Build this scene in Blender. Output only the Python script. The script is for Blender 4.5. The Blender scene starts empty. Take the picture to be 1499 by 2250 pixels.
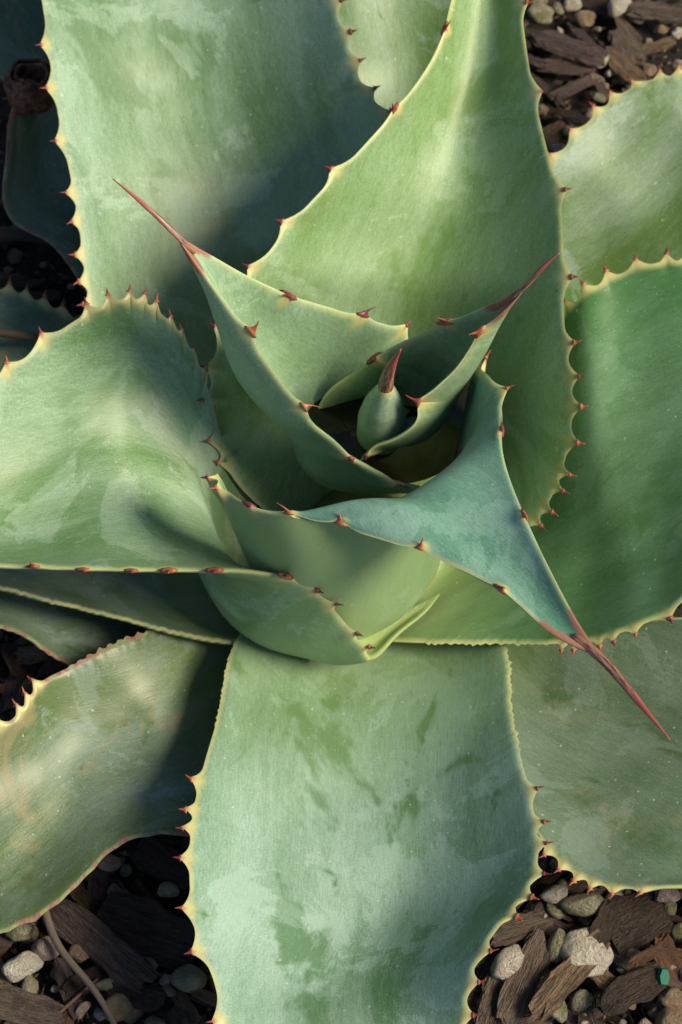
import bpy, bmesh, math, random
import numpy as np
from mathutils import Vector, Matrix, noise

random.seed(11)
rng = np.random.default_rng(5)
sc = bpy.context.scene
COL = sc.collection

# ------------------------------------------------------------------ camera
TILT = math.radians(28.0)
DIST = 1.30
FOC = 5200.0                       # focal length in photo pixels (photo 1499 x 2250)
TGT = np.array([0.0, 0.0, 0.15])
DIRV = np.array([0.0, math.sin(TILT), -math.cos(TILT)])
UPV = np.array([0.0, math.cos(TILT), math.sin(TILT)])
RIGHT = np.array([1.0, 0.0, 0.0])
CAM = TGT - DIST * DIRV

cd = bpy.data.cameras.new("camera")
cam = bpy.data.objects.new("camera", cd)
COL.objects.link(cam)
cam.location = CAM
cam.rotation_euler = (TILT, 0, 0)
cd.sensor_fit = 'VERTICAL'
cd.sensor_height = 36.0
cd.lens = FOC / 2250.0 * 36.0
cd.clip_start = 0.02
cd.clip_end = 200.0
cd.dof.use_dof = True
cd.dof.focus_distance = 1.25
cd.dof.aperture_fstop = 13.0
sc.camera = cam

# ------------------------------------------------------------------ sky, sun, exposure
SUN_EL, SUN_AZ = math.radians(42), math.radians(-15)      # azimuth measured from +X (picture right)
w = bpy.data.worlds.new("World")
sc.world = w
w.use_nodes = True
wn = w.node_tree.nodes
wn.clear()
sky = wn.new("ShaderNodeTexSky")
sky.sky_type = 'NISHITA'
sky.sun_disc = False
sky.sun_elevation = SUN_EL
sky.sun_rotation = math.pi / 2 - SUN_AZ
bg = wn.new("ShaderNodeBackground")
bg.inputs[1].default_value = 0.08
wo = wn.new("ShaderNodeOutputWorld")
w.node_tree.links.new(sky.outputs[0], bg.inputs[0])
w.node_tree.links.new(bg.outputs[0], wo.inputs[0])
sd = bpy.data.lights.new("sun", 'SUN')
sd.energy = 5.0
sd.angle = math.radians(24)
sd.color = (1.0, 0.87, 0.62)
sun = bpy.data.objects.new("sun", sd)
COL.objects.link(sun)
sv = Vector((math.cos(SUN_EL) * math.cos(SUN_AZ), math.cos(SUN_EL) * math.sin(SUN_AZ), math.sin(SUN_EL)))
sun.rotation_euler = (-sv).to_track_quat('-Z', 'Y').to_euler()
sun.location = sv * 3
sc.view_settings.view_transform = 'Standard'
sc.view_settings.look = 'None'
sc.view_settings.gamma = 1.0
sc.view_settings.use_curve_mapping = False
sc.view_settings.exposure = 0.2
sc.render.engine = 'CYCLES'
sc.cycles.max_bounces = 6
sc.cycles.diffuse_bounces = 2


# ------------------------------------------------------------------ helpers
def at(px, py, z):
    """the point at height z that the photograph shows at pixel (px, py)"""
    r = DIRV * FOC + RIGHT * (px - 749.5) + UPV * (1125.0 - py)
    k = (z - CAM[2]) / r[2]
    return CAM + r * k


def proj(P):
    d = np.asarray(P) - CAM
    dep = d @ DIRV
    return np.stack([749.5 + FOC * (d @ RIGHT) / dep, 1125.0 - FOC * (d @ UPV) / dep], -1)


def nspline(t, Y, tt):
    """natural cubic spline through (t, Y) sampled at tt"""
    t = np.asarray(t, float); Y = np.asarray(Y, float); n = len(t)
    if Y.ndim == 1:
        Y = Y[:, None]; sq = True
    else:
        sq = False
    h = np.diff(t)
    A = np.eye(n); B = np.zeros_like(Y)
    for i in range(1, n - 1):
        A[i, i - 1] = h[i - 1]; A[i, i] = 2 * (h[i - 1] + h[i]); A[i, i + 1] = h[i]
        B[i] = 6 * ((Y[i + 1] - Y[i]) / h[i] - (Y[i] - Y[i - 1]) / h[i - 1])
    Mm = np.linalg.solve(A, B)
    k = np.clip(np.searchsorted(t, tt, side='right') - 1, 0, n - 2)
    a = (t[k + 1] - tt)[:, None]; b = (tt - t[k])[:, None]; hk = h[k][:, None]
    out = (Mm[k] * a ** 3 + Mm[k + 1] * b ** 3) / (6 * hk) + (Y[k] / hk - Mm[k] * hk / 6) * a + (Y[k + 1] / hk - Mm[k + 1] * hk / 6) * b
    return out[:, 0] if sq else out


def smooth(me):
    me.polygons.foreach_set("use_smooth", [True] * len(me.polygons))


def link(name, me, mat=None, parent=None):
    o = bpy.data.objects.new(name, me)
    COL.objects.link(o)
    if mat is not None and me is not None and not me.materials:
        me.materials.append(mat)
    if parent is not None:
        o.parent = parent
    return o


def tag(o, label=None, cat=None, group=None, kind=None):
    if label: o["label"] = label
    if cat: o["category"] = cat
    if group: o["group"] = group
    if kind: o["kind"] = kind
    return o


class NT:
    """tiny node-tree writer"""
    def __init__(self, name):
        self.m = bpy.data.materials.new(name)
        self.m.use_nodes = True
        self.t = self.m.node_tree
        self.t.nodes.clear()
        self.out = self.t.nodes.new("ShaderNodeOutputMaterial")
        self.bsdf = self.t.nodes.new("ShaderNodeBsdfPrincipled")
        self.L(self.bsdf.outputs[0], self.out.inputs[0])

    def L(self, a, b):
        self.t.links.new(a, b)

    def n(self, typ, **kw):
        nd = self.t.nodes.new(typ)
        for k, v in kw.items():
            setattr(nd, k, v)
        return nd

    def put(self, sock, v):
        if isinstance(v, bpy.types.NodeSocket):
            self.L(v, sock)
        elif isinstance(v, (tuple, list)) and len(v) == 3 and sock.type == 'RGBA':
            sock.default_value = (*v, 1)
        else:
            sock.default_value = v

    def math(self, op, a, b=0.0, c=0.0, clamp=False):
        nd = self.n("ShaderNodeMath", operation=op, use_clamp=clamp)
        self.put(nd.inputs[0], a); self.put(nd.inputs[1], b); self.put(nd.inputs[2], c)
        return nd.outputs[0]

    def mix(self, f, a, b, blend='MIX'):
        nd = self.n("ShaderNodeMix", data_type='RGBA', blend_type=blend)
        self.put(nd.inputs[0], f); self.put(nd.inputs[6], a); self.put(nd.inputs[7], b)
        return nd.outputs[2]

    def ramp(self, f, lo, hi, a=0.0, b=1.0):
        nd = self.n("ShaderNodeMapRange", interpolation_type='SMOOTHSTEP')
        self.put(nd.inputs[0], f)
        nd.inputs[1].default_value = lo; nd.inputs[2].default_value = hi
        nd.inputs[3].default_value = a; nd.inputs[4].default_value = b
        return nd.outputs[0]

    def noise(self, vec, scale, detail=3.0, rough=0.55, dist=0.0):
        nd = self.n("ShaderNodeTexNoise")
        if vec is not None: self.L(vec, nd.inputs["Vector"])
        nd.inputs["Scale"].default_value = scale
        nd.inputs["Detail"].default_value = detail
        nd.inputs["Roughness"].default_value = rough
        nd.inputs["Distortion"].default_value = dist
        return nd.outputs[0]

    def mapping(self, vec, loc=(0, 0, 0), scale=(1, 1, 1)):
        nd = self.n("ShaderNodeMapping")
        self.L(vec, nd.inputs[0])
        nd.inputs["Location"].default_value = loc
        nd.inputs["Scale"].default_value = scale
        return nd.outputs[0]

    def attr(self, name, kind='GEOMETRY'):
        return self.n("ShaderNodeAttribute", attribute_name=name, attribute_type=kind)

    def bump(self, h, strength, dist=0.001):
        nd = self.n("ShaderNodeBump")
        self.L(h, nd.inputs["Height"])
        nd.inputs["Strength"].default_value = strength
        nd.inputs["Distance"].default_value = dist
        self.L(nd.outputs[0], self.bsdf.inputs["Normal"])


# ------------------------------------------------------------------ materials
def leaf_material(name, seed, green=(0.085, 0.20, 0.075), bloom=(0.24, 0.375, 0.285), pale=(0.30, 0.40, 0.15),
                  bloom_bias=0.0, patch=0.5, stain=0.0, rough=0.42, margin=0.85, mw=0.19, crust=0.0):
    """waxy agave leaf: green skin, blue-grey bloom rubbed off in patches, yellow horny margin"""
    N = NT(name)
    uv = N.n("ShaderNodeUVMap", uv_map="leaf").outputs[0]          # metres: across, along
    msk = N.attr("mask")                                           # R base paleness, G tip brown, B tooth halo
    edge = N.attr("edge").outputs["Fac"]                           # distance to margin in centimetres
    sep = N.n("ShaderNodeSeparateColor"); N.L(msk.outputs["Color"], sep.inputs[0])
    base, tipb, halo = sep.outputs[0], sep.outputs[1], sep.outputs[2]
    o = (seed * 3.7, seed * 1.9, seed * 0.7)
    q = N.mapping(uv, o)
    st = N.mapping(uv, o, (1.0, 0.16, 1.0))                        # drawn out along the leaf
    soft = N.noise(st, 28, 3, 0.5, 0.3)
    streak = N.noise(st, 260, 3, 0.6)
    fine = N.noise(st, 1100, 2, 0.6)
    grain = N.noise(q, 900, 3, 0.75)
    blot = N.noise(N.mapping(uv, o, (1, 0.6, 1)), 17, 5, 0.6, 0.5)
    big = N.noise(q, 8, 2, 0.5, 0.4)
    # bloom cover
    f = N.math('MULTIPLY_ADD', soft, 1.9, -0.55 + bloom_bias)
    f = N.math('ADD', f, N.math('MULTIPLY', N.math('SUBTRACT', big, 0.5), 1.6))
    f = N.math('ADD', f, N.math('MULTIPLY', N.math('SUBTRACT', streak, 0.5), 0.6))
    f = N.math('ADD', f, N.math('MULTIPLY', N.math('SUBTRACT', fine, 0.5), 0.45))
    f = N.math('ADD', f, N.math('MULTIPLY', N.math('SUBTRACT', grain, 0.5), 0.75), clamp=True)
    gb = N.math('MULTIPLY', N.math('SUBTRACT', grain, 0.5), 0.16)
    rub = N.ramp(N.math('ADD', blot, gb), 0.55, 0.62)              # rubbed patches with grainy edges
    rub2 = N.ramp(N.math('ADD', N.noise(N.mapping(uv, o, (1, 0.55, 1)), 36, 5, 0.6, 0.8), gb), 0.62, 0.70)
    rubm = N.math('MULTIPLY', N.math('MAXIMUM', rub, rub2), min(1.0, patch + 0.25))
    f = N.math('MULTIPLY', f, N.math('SUBTRACT', 1.0, rubm, clamp=True), clamp=True)
    wash = N.ramp(N.math('ADD', N.noise(q, 15, 7, 0.66, 0.7), N.math('MULTIPLY', gb, 0.4)), 0.55, 0.585)   # dried watermarks, paler
    f = N.math('ADD', f, N.math('MULTIPLY', wash, 0.36), clamp=True)
    colr = N.mix(f, tuple(c * 0.82 for c in green), (bloom[0] * 1.0, bloom[1] * 0.96, bloom[2] * 0.93))
    lum = N.math('MULTIPLY_ADD', N.math('ADD', N.math('MULTIPLY', grain, 0.6), N.math('MULTIPLY', fine, 0.4)), 0.9, 0.55)
    cm = N.n("ShaderNodeCombineColor")
    for i in range(3): N.L(lum, cm.inputs[i])
    colr = N.mix(1.0, colr, cm.outputs[0], 'MULTIPLY')
    # yellow-green towards the base of the leaf
    colr = N.mix(N.math('MULTIPLY', base, N.math('MULTIPLY_ADD', soft, 0.7, 0.35), clamp=True), colr, pale)
    if stain > 0:
        s = N.ramp(N.noise(q, 22, 6, 0.65, 0.8), 0.53, 0.66, 0.0, stain)
        colr = N.mix(s, colr, (0.30, 0.235, 0.13))
        s2 = N.ramp(N.noise(q, 120, 4, 0.6), 0.66, 0.72, 0.0, stain * 1.2)
        colr = N.mix(s2, colr, (0.12, 0.05, 0.03))
    # dark scuffs and tiny corky marks
    sc1 = N.ramp(N.noise(q, 95, 3, 0.5, 2.0), 0.72, 0.77, 0.0, 0.4)
    colr = N.mix(sc1, colr, (0.10, 0.17, 0.035))
    v = N.n("ShaderNodeTexVoronoi"); N.L(q, v.inputs["Vector"]); v.inputs["Scale"].default_value = 150
    vs = N.n("ShaderNodeSeparateColor"); N.L(v.outputs["Color"], vs.inputs[0])
    dot = N.math('MULTIPLY', N.ramp(v.outputs["Distance"], 0.06, 0.13, 1.0, 0.0), N.ramp(vs.outputs[0], 0.72, 0.76))
    colr = N.mix(N.math('MULTIPLY', dot, 0.55), colr, (0.52, 0.60, 0.50))
    dot2 = N.math('MULTIPLY', N.ramp(v.outputs["Distance"], 0.06, 0.14, 1.0, 0.0), N.ramp(vs.outputs[1], 0.955, 0.96))
    colr = N.mix(N.math('MULTIPLY', dot2, 0.8), colr, (0.20, 0.13, 0.05))
    v2 = N.n("ShaderNodeTexVoronoi"); N.L(q, v2.inputs["Vector"]); v2.inputs["Scale"].default_value = 520
    vs2 = N.n("ShaderNodeSeparateColor"); N.L(v2.outputs["Color"], vs2.inputs[0])
    dust = N.math('MULTIPLY', N.ramp(v2.outputs["Distance"], 0.08, 0.2, 1.0, 0.0), N.ramp(vs2.outputs[0], 0.80, 0.84))
    colr = N.mix(N.math('MULTIPLY', dust, 0.5), colr, (0.55, 0.62, 0.55))
    # margin: a thin horny yellow line, wider and pinkish at the teeth
    wob = N.math('MULTIPLY_ADD', N.math('SUBTRACT', soft, 0.5), 0.12, edge)
    mg = N.math('MULTIPLY', N.ramp(wob, 0.02, mw, 1.0, 0.0), N.ramp(N.noise(N.mapping(uv, o, (0.2, 1, 1)), 45, 3, 0.6), 0.3, 0.65, margin * 0.45, margin))
    colr = N.mix(mg, colr, (0.50, 0.50, 0.22))
    if crust > 0:                                                  # corky, rust-brown old margin
        cr = N.math('MULTIPLY', N.ramp(wob, 0.08, 0.26, 1.0, 0.0), N.ramp(N.noise(N.mapping(uv, o, (0.5, 1, 1)), 110, 4, 0.65), 0.44, 0.56, 0.0, crust))
        colr = N.mix(cr, colr, N.mix(N.noise(q, 420, 3, 0.6), (0.10, 0.03, 0.03), (0.42, 0.24, 0.20)))
    hl = N.math('POWER', halo, 1.3)
    colr = N.mix(N.math('MULTIPLY', N.ramp(hl, 0.05, 0.6), 0.85), colr, (0.50, 0.46, 0.20))
    colr = N.mix(N.math('MULTIPLY', N.ramp(hl, 0.62, 0.95), 0.8), colr, (0.30, 0.07, 0.10))
    # brown horn running back from the tip along both margins
    tn = N.math('ADD', tipb, N.math('MULTIPLY', N.math('SUBTRACT', N.noise(st, 150, 4, 0.6), 0.5), 0.7))
    horn = N.mix(N.noise(st, 320, 3, 0.6), (0.18, 0.045, 0.04), (0.46, 0.26, 0.17))
    colr = N.mix(N.ramp(tn, 0.42, 0.62), colr, horn)
    N.L(colr, N.bsdf.inputs["Base Color"])
    r = N.math('MULTIPLY_ADD', f, 0.20, rough - 0.06)
    N.L(r, N.bsdf.inputs["Roughness"])
    N.bsdf.inputs["Specular IOR Level"].default_value = 0.45
    h = N.math('ADD', N.math('MULTIPLY', grain, 0.35), N.math('MULTIPLY', fine, 0.45))
    h = N.math('ADD', h, N.math('MULTIPLY', N.noise(st, 70, 3, 0.5), 2.2))
    N.bump(h, 0.35, 0.0006)
    return N.m


def spine_material():
    N = NT("horny_spine")
    t = N.attr("along").outputs["Fac"]
    rnd = N.n("ShaderNodeObjectInfo").outputs["Random"]
    tc = N.n("ShaderNodeTexCoord").outputs["Object"]
    ns = N.noise(tc, 600, 3, 0.6)
    tt = N.math('ADD', t, N.math('MULTIPLY', N.math('SUBTRACT', ns, 0.5), 0.3))
    red = N.mix(rnd, (0.10, 0.012, 0.03), (0.30, 0.065, 0.025))
    c = N.mix(N.ramp(tt, 0.0, 0.32), N.mix(rnd, (0.30, 0.07, 0.09), (0.42, 0.20, 0.08)), red)
    c = N.mix(N.ramp(tt, 0.78, 1.0), c, N.mix(rnd, (0.10, 0.04, 0.05), (0.55, 0.33, 0.18)))
    N.L(c, N.bsdf.inputs["Base Color"])
    N.bsdf.inputs["Roughness"].default_value = 0.42
    N.bump(ns, 0.25, 0.0004)
    return N.m


def tip_material():
    N = NT("terminal_spine")
    t = N.attr("along").outputs["Fac"]
    uv = N.n("ShaderNodeUVMap", uv_map="leaf").outputs[0]
    ns = N.noise(N.mapping(uv, (0, 0, 0), (1, 0.12, 1)), 500, 5, 0.7)
    c = N.mix(N.ramp(ns, 0.40, 0.60), (0.11, 0.028, 0.034), (0.42, 0.24, 0.17))
    c = N.mix(N.ramp(t, 0.45, 0.8), c, N.mix(ns, (0.26, 0.035, 0.04), (0.42, 0.13, 0.10)))
    N.L(c, N.bsdf.inputs["Base Color"])
    N.bsdf.inputs["Roughness"].default_value = 0.45
    N.bump(ns, 0.4, 0.0005)
    return N.m


def soil_material():
    N = NT("dark_soil")
    tc = N.n("ShaderNodeTexCoord").outputs["Object"]
    a = N.noise(tc, 60, 6, 0.65); b = N.noise(tc, 420, 4, 0.7)
    c = N.mix(N.ramp(a, 0.35, 0.7), (0.012, 0.009, 0.008), (0.05, 0.036, 0.026))
    c = N.mix(N.ramp(b, 0.62, 0.75, 0, 0.7), c, (0.11, 0.085, 0.06))
    c = N.mix(N.ramp(N.noise(tc, 24, 3, 0.5), 0.6, 0.7, 0, 0.6), c, (0.045, 0.055, 0.012))
    N.L(c, N.bsdf.inputs["Base Color"])
    N.bsdf.inputs["Roughness"].default_value = 0.95
    N.bump(N.math('ADD', a, b), 1.0, 0.006)
    return N.m


def jitter(N):
    tc = N.n("ShaderNodeTexCoord").outputs["Object"]
    inf = N.n("ShaderNodeObjectInfo")
    cmb = N.n("ShaderNodeCombineXYZ")
    for i in range(3): N.L(N.math('MULTIPLY', inf.outputs["Random"], 17.0 + 5 * i), cmb.inputs[i])
    ad = N.n("ShaderNodeVectorMath", operation='ADD'); N.L(tc, ad.inputs[0]); N.L(cmb.outputs[0], ad.inputs[1])
    return ad.outputs[0], inf


def bark_material():
    N = NT("weathered_bark")                                       # object colour sets the tone of each chip
    q, inf = jitter(N)
    tone = inf.outputs["Color"]
    fib = N.noise(N.mapping(q, (0, 0, 0), (0.07, 1, 1)), 26, 5, 0.65, 0.25)
    fib2 = N.noise(N.mapping(q, (0, 0, 0), (0.10, 1, 1)), 80, 3, 0.6)
    blo = N.noise(q, 3.0, 5, 0.65)
    fine = N.noise(q, 45, 3, 0.7)
    dark = N.mix(1.0, tone, (0.22, 0.20, 0.20), 'MULTIPLY')
    c = N.mix(N.ramp(N.math('ADD', N.math('MULTIPLY', fib, 0.6), N.math('MULTIPLY', fib2, 0.4)), 0.36, 0.62), dark, tone)
    c = N.mix(N.ramp(blo, 0.52, 0.70, 0, 0.7), c, dark)
    c = N.mix(N.ramp(fine, 0.60, 0.72, 0, 0.45), c, (0.34, 0.27, 0.22))
    c = N.mix(N.ramp(N.noise(q, 2.4, 4, 0.6), 0.64, 0.74, 0, 0.5), c, (0.10, 0.11, 0.03))
    N.L(c, N.bsdf.inputs["Base Color"])
    N.bsdf.inputs["Roughness"].default_value = 0.85
    N.bump(N.math('ADD', N.math('MULTIPLY', fib, 1.4), N.math('ADD', fib2, N.math('MULTIPLY', fine, 0.5))), 1.0, 0.10)
    return N.m


def stone_material(name, a, b, moss):
    N = NT(name)
    q, inf = jitter(N)
    blo = N.noise(q, 2.2, 5, 0.6)
    fine = N.noise(q, 13, 5, 0.7)
    c = N.mix(N.ramp(blo, 0.35, 0.65), a, b)
    c = N.mix(N.ramp(fine, 0.58, 0.72, 0, 0.5), c, (0.28, 0.21, 0.16))
    c = N.mix(N.ramp(N.noise(q, 1.7, 5, 0.65, 0.6), 0.60 - moss, 0.72 - moss, 0, 0.8), c, (0.22, 0.22, 0.06))
    c = N.mix(N.ramp(N.noise(q, 5, 5, 0.65, 0.5), 0.63, 0.72, 0, 0.7), c, (0.10, 0.07, 0.055))
    N.L(c, N.bsdf.inputs["Base Color"])
    N.bsdf.inputs["Roughness"].default_value = 0.8
    N.bump(N.math('ADD', blo, N.math('MULTIPLY', fine, 0.6)), 0.8, 0.12)
    return N.m


M_SPINE = spine_material()
M_TIP = tip_material()
M_SOIL = soil_material()
M_BARK = bark_material()
M_STONE = [stone_material("chalky_stone", (0.74, 0.66, 0.55), (0.85, 0.80, 0.71), 0.0),
           stone_material("pinkish_stone", (0.46, 0.33, 0.28), (0.62, 0.50, 0.44), 0.02),
           stone_material("algae_stone", (0.36, 0.34, 0.22), (0.52, 0.48, 0.36), 0.10),
           stone_material("tan_stone", (0.34, 0.22, 0.13), (0.46, 0.35, 0.25), 0.03)]

# ------------------------------------------------------------------ ground
def build_ground():
    # one sheet: fine and uneven under the plant, then coarse out to the horizon
    xs = np.concatenate([[-60, -20, -6, -2, -1.0], np.linspace(-0.6, 0.6, 161), [1.0, 2, 6, 20, 60]])
    ys = np.concatenate([[-60, -20, -6, -2, -1.0], np.linspace(-0.6, 0.7, 171), [1.0, 2, 6, 20, 60]])
    V = []
    for y in ys:
        for x in xs:
            z = 0.0
            if abs(x) < 0.61 and -0.61 < y < 0.71:
                z = 0.006 * noise.noise(Vector((x * 14, y * 14, 0))) + 0.004 * noise.noise(Vector((x * 60, y * 60, 3)))
            V.append((x, y, z - 0.004))
    nx = len(xs)
    F = [(j * nx + i, j * nx + i + 1, (j + 1) * nx + i + 1, (j + 1) * nx + i) for j in range(len(ys) - 1) for i in range(nx - 1)]
    me = bpy.data.meshes.new("ground"); me.from_pydata(V, [], F); smooth(me)
    tag(link("ground", me, M_SOIL), kind="structure")


build_ground()

# ------------------------------------------------------------------ the agave
PLANT_C = at(830, 920, 0.14)
plant = bpy.data.objects.new("agave_plant", None)
COL.objects.link(plant)
plant.location = (PLANT_C[0], PLANT_C[1], 0.0)
tag(plant, "large blue-green agave rosette with toothed fleshy leaves and water in its heart", "agave")
PL = np.array([PLANT_C[0], PLANT_C[1], 0.0])


def make_spine(parent, p0, p1, edge_dir, rad, origin, hook=0.0, flare=1.35):
    """one marginal spine: a flattened, slightly curved thorn from p0 to p1"""
    ax = p1 - p0; Ln = np.linalg.norm(ax); ax = ax / Ln
    e = edge_dir - ax * (edge_dir @ ax); e = e / (np.linalg.norm(e) + 1e-9)
    n = np.cross(ax, e)
    rings, sides = 6, 8
    V = []; al = []
    for i in range(rings):
        t = i / rings
        r = rad * ((1 - t) ** 0.85) * (1.0 + 0.45 * max(0, 0.25 - t) / 0.25)
        c = p0 + ax * Ln * t + e * (hook * Ln * t * t)
        for k in range(sides):
            a = 2 * math.pi * k / sides
            wide = 1.0 + (flare - 1) * max(0.0, 1 - t / 0.45)
            V.append(c + e * (math.cos(a) * r * wide) + n * (math.sin(a) * r * 0.85)); al.append(t)
    V.append(p1 + e * hook * Ln); al.append(1.0)
    F = []
    for i in range(rings - 1):
        for k in range(sides):
            k2 = (k + 1) % sides
            F.append((i * sides + k, i * sides + k2, (i + 1) * sides + k2, (i + 1) * sides + k))
    for k in range(sides):
        F.append(((rings - 1) * sides + k, (rings - 1) * sides + (k + 1) % sides, rings * sides))
    F.append(tuple(range(sides - 1, -1, -1)))
    me = bpy.data.meshes.new("spine")
    me.from_pydata([tuple(v - origin) for v in V], [], F)
    smooth(me)
    a_ = me.attributes.new("along", 'FLOAT', 'POINT'); a_.data.foreach_set("value", al)
    me.update()
    return link("spine", me, M_SPINE, parent)


def tube(name, pts, radii, mat, parent, origin, flat=1.0, sides=14, groove=0.0, sub=24):
    """a tapering curved tube through pts"""
    pts = np.array(pts); t = np.concatenate([[0], np.cumsum(np.linalg.norm(np.diff(pts, axis=0), axis=1))])
    tt = np.linspace(0, t[-1], sub)
    C = nspline(t, pts, tt); R = np.maximum(np.interp(tt, t, radii), 0.0001)
    T = np.gradient(C, axis=0); T /= np.linalg.norm(T, axis=1)[:, None]
    V, al, uvs = [], [], []
    up = np.array([0, -0.3, 1.0])
    for i in range(sub):
        e = np.cross(T[i], up); e /= np.linalg.norm(e); n = np.cross(e, T[i])
        for k in range(sides):
            a = 2 * math.pi * k / sides
            g = 1 - groove * math.exp(-((a - math.pi / 2) / 0.5) ** 2) * (1 - tt[i] / t[-1])
            V.append(C[i] + e * math.cos(a) * R[i] + n * math.sin(a) * R[i] * flat * g)
            al.append(tt[i] / t[-1]); uvs.append((a * 0.003, tt[i]))
    F = []
    for i in range(sub - 1):
        for k in range(sides):
            k2 = (k + 1) % sides
            F.append((i * sides + k, i * sides + k2, (i + 1) * sides + k2, (i + 1) * sides + k))
    F.append(tuple(range(sides - 1, -1, -1))); F.append(tuple((sub - 1) * sides + k for k in range(sides)))
    me = bpy.data.meshes.new(name); me.from_pydata([tuple(v - origin) for v in V], [], F); smooth(me)
    a_ = me.attributes.new("along", 'FLOAT', 'POINT'); a_.data.foreach_set("value", al)
    ul = me.uv_layers.new(name="leaf")
    ul.data.foreach_set("uv", np.array([uvs[l.vertex_index] for l in me.loops]).ravel())
    return link(name, me, mat, parent)


def make_leaf(st, mat, teethL=(), teethR=(), fineL=None, fineR=None, thick=0.009, rim=0.0030, nv=230, nu=41,
              p=2.0, tip=None, brown=0.0, pale=0.28, wave=0.0012, spine_r=0.0010, seed=0, label=None, tooth_w=1.0, zsag=0.0, outer=0.45, dz=0.0, curl=0.0, curl_at=(0, 1)):
    """st: stations base -> tip, (L, R, sag or M[, p]); L and R are (px, py, z) on the left and right margin"""
    at = lambda x, y, z: globals()['at'](x, y, z + dz)
    n = len(st)
    Ls = np.array([at(*s[0]) for s in st]); Rs = np.array([at(*s[1]) for s in st])
    Cs = (Ls + Rs) / 2
    t = np.concatenate([[0], np.cumsum(np.maximum(np.linalg.norm(np.diff(Cs, axis=0), axis=1), 0.004))])
    length = t[-1]; t = t / length
    vv = np.linspace(0, 1, nv)
    L = nspline(t, Ls, vv); R = nspline(t, Rs, vv); Cc = (L + R) / 2
    pp = nspline(t, [s[3] if len(s) > 3 else p for s in st], vv)
    A = np.gradient(Cc, axis=0); A /= np.linalg.norm(A, axis=1)[:, None]
    W = R - L
    Nn = np.cross(W, A); nl = np.linalg.norm(Nn, axis=1)[:, None]
    Nn = Nn / np.maximum(nl, 1e-6)
    if isinstance(st[0][2], tuple):
        off = nspline(t, np.array([at(*s[2]) for s in st]) - Cs, vv)
    else:
        Nd = Nn * (1 - zsag) + np.array([0, 0, zsag]); 
        for _ in range(int(zsag * 300)):
            Nd[1:-1] = (Nd[:-2] + 2 * Nd[1:-1] + Nd[2:]) / 4
        Nd /= np.linalg.norm(Nd, axis=1)[:, None]
        off = -Nd * nspline(t, [s[2] for s in st], vv)[:, None]
    # smooth the offset along the leaf
    for _ in range(6):
        off[1:-1] = (off[:-2] + 2 * off[1:-1] + off[2:]) / 4
    x = np.linspace(-1, 1, nu); u = np.sign(x) * (0.35 * np.abs(x) + 0.65 * np.sin(np.abs(x) * math.pi / 2))
    halfw = np.linalg.norm(W, axis=1) / 2
    # teeth: displacement of the two margins
    dispL = np.zeros((nv, 3)); dispR = np.zeros((nv, 3)); haloL = np.zeros(nv); haloR = np.zeros(nv)
    spines = []
    for (E, teeth, disp, halo, fine, sgn) in ((L, teethL, dispL, haloL, fineL, -1), (R, teethR, dispR, haloR, fineR, 1)):
        arc = np.concatenate([[0], np.cumsum(np.linalg.norm(np.diff(E, axis=0), axis=1))])
        epx = proj(E)
        hits = []
        for tp in teeth:
            d = np.linalg.norm(epx - np.array(tp[:2]), axis=1)
            k = int(np.argmin(d)); k = min(max(k, 2), nv - 3)
            hits.append((k, tp))
        hits.sort(key=lambda h: h[0])
        for i, (k, tp) in enumerate(hits):
            lift = tp[2] if len(tp) > 2 else 0.001
            out = W[k] / np.linalg.norm(W[k]) * sgn
            tipp = at(tp[0], tp[1], E[k][2] + lift - dz)
            vec = tipp - E[k]
            ln = np.linalg.norm(vec)
            if lift > 0.0015:
                lim = 0.0085
            else:
                lim = 0.0075 * tooth_w
                vec = vec + out * max(0, 0.003 - vec @ out)
                ln = np.linalg.norm(vec)
            if ln < lim:
                vec = (vec + out * 0.002 + Nn[k] * 0.0015); vec = vec / np.linalg.norm(vec) * lim; ln = lim
            if ln > 0.012:
                vec = vec / ln * 0.012; tipp = E[k] + vec; ln = 0.012
            gaps = []
            if i > 0: gaps.append(arc[k] - arc[hits[i - 1][0]])
            if i < len(hits) - 1: gaps.append(arc[hits[i + 1][0]] - arc[k])
            g = min(gaps) if gaps else 0.03
            wid = min(0.52 * g, 0.015) * tooth_w; wid = max(wid, 0.003)
            s = np.abs(arc - arc[k]) / wid
            prof = np.clip(1 - s, 0, 1) ** 2.0
            disp += (vec * (0.45 if lift > 0.0015 else 0.80))[None, :] * prof[:, None]
            halo[:] = np.maximum(halo, np.clip(1 - np.abs(arc - arc[k]) / 0.0085, 0, 1))
            ed = E[min(k + 2, nv - 1)] - E[max(k - 2, 0)]; ed = ed / np.linalg.norm(ed)
            rr = spine_r * (0.75 + 0.5 * rng.random()) * min(1.25, max(0.6, ln / 0.007))
            if lift > 0.0015:                                  # seen face-on: a broad-based thorn
                spines.append((E[k] + vec * 0.22, E[k] + vec * 1.15, ed, rr * 1.05, rng.normal() * 0.45, 2.6))
            else:
                spines.append((E[k] + vec * 0.62, E[k] + vec * 1.28, ed, rr, rng.normal() * 0.10, 1.35))
        if fine:
            v0, v1, cnt, amp = fine
            for c in range(cnt):
                vc = v0 + (v1 - v0) * (c + 0.5 + 0.5 * (rng.random() - 0.5)) / cnt
                k = int(np.clip(vc * (nv - 1), 1, nv - 2))
                s = np.abs(vv - vc) / ((v1 - v0) / cnt * 0.5)
                prof = np.clip(1 - s, 0, 1) ** 1.2
                out = W[k] / np.linalg.norm(W[k]) * sgn
                disp += (out * amp * (0.5 + rng.random()))[None, :] * prof[:, None]
                halo[:] = np.maximum(halo, np.clip(1 - s, 0, 1) * 0.25)
    # middle surface
    P = np.zeros((nv, nu, 3))
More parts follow.
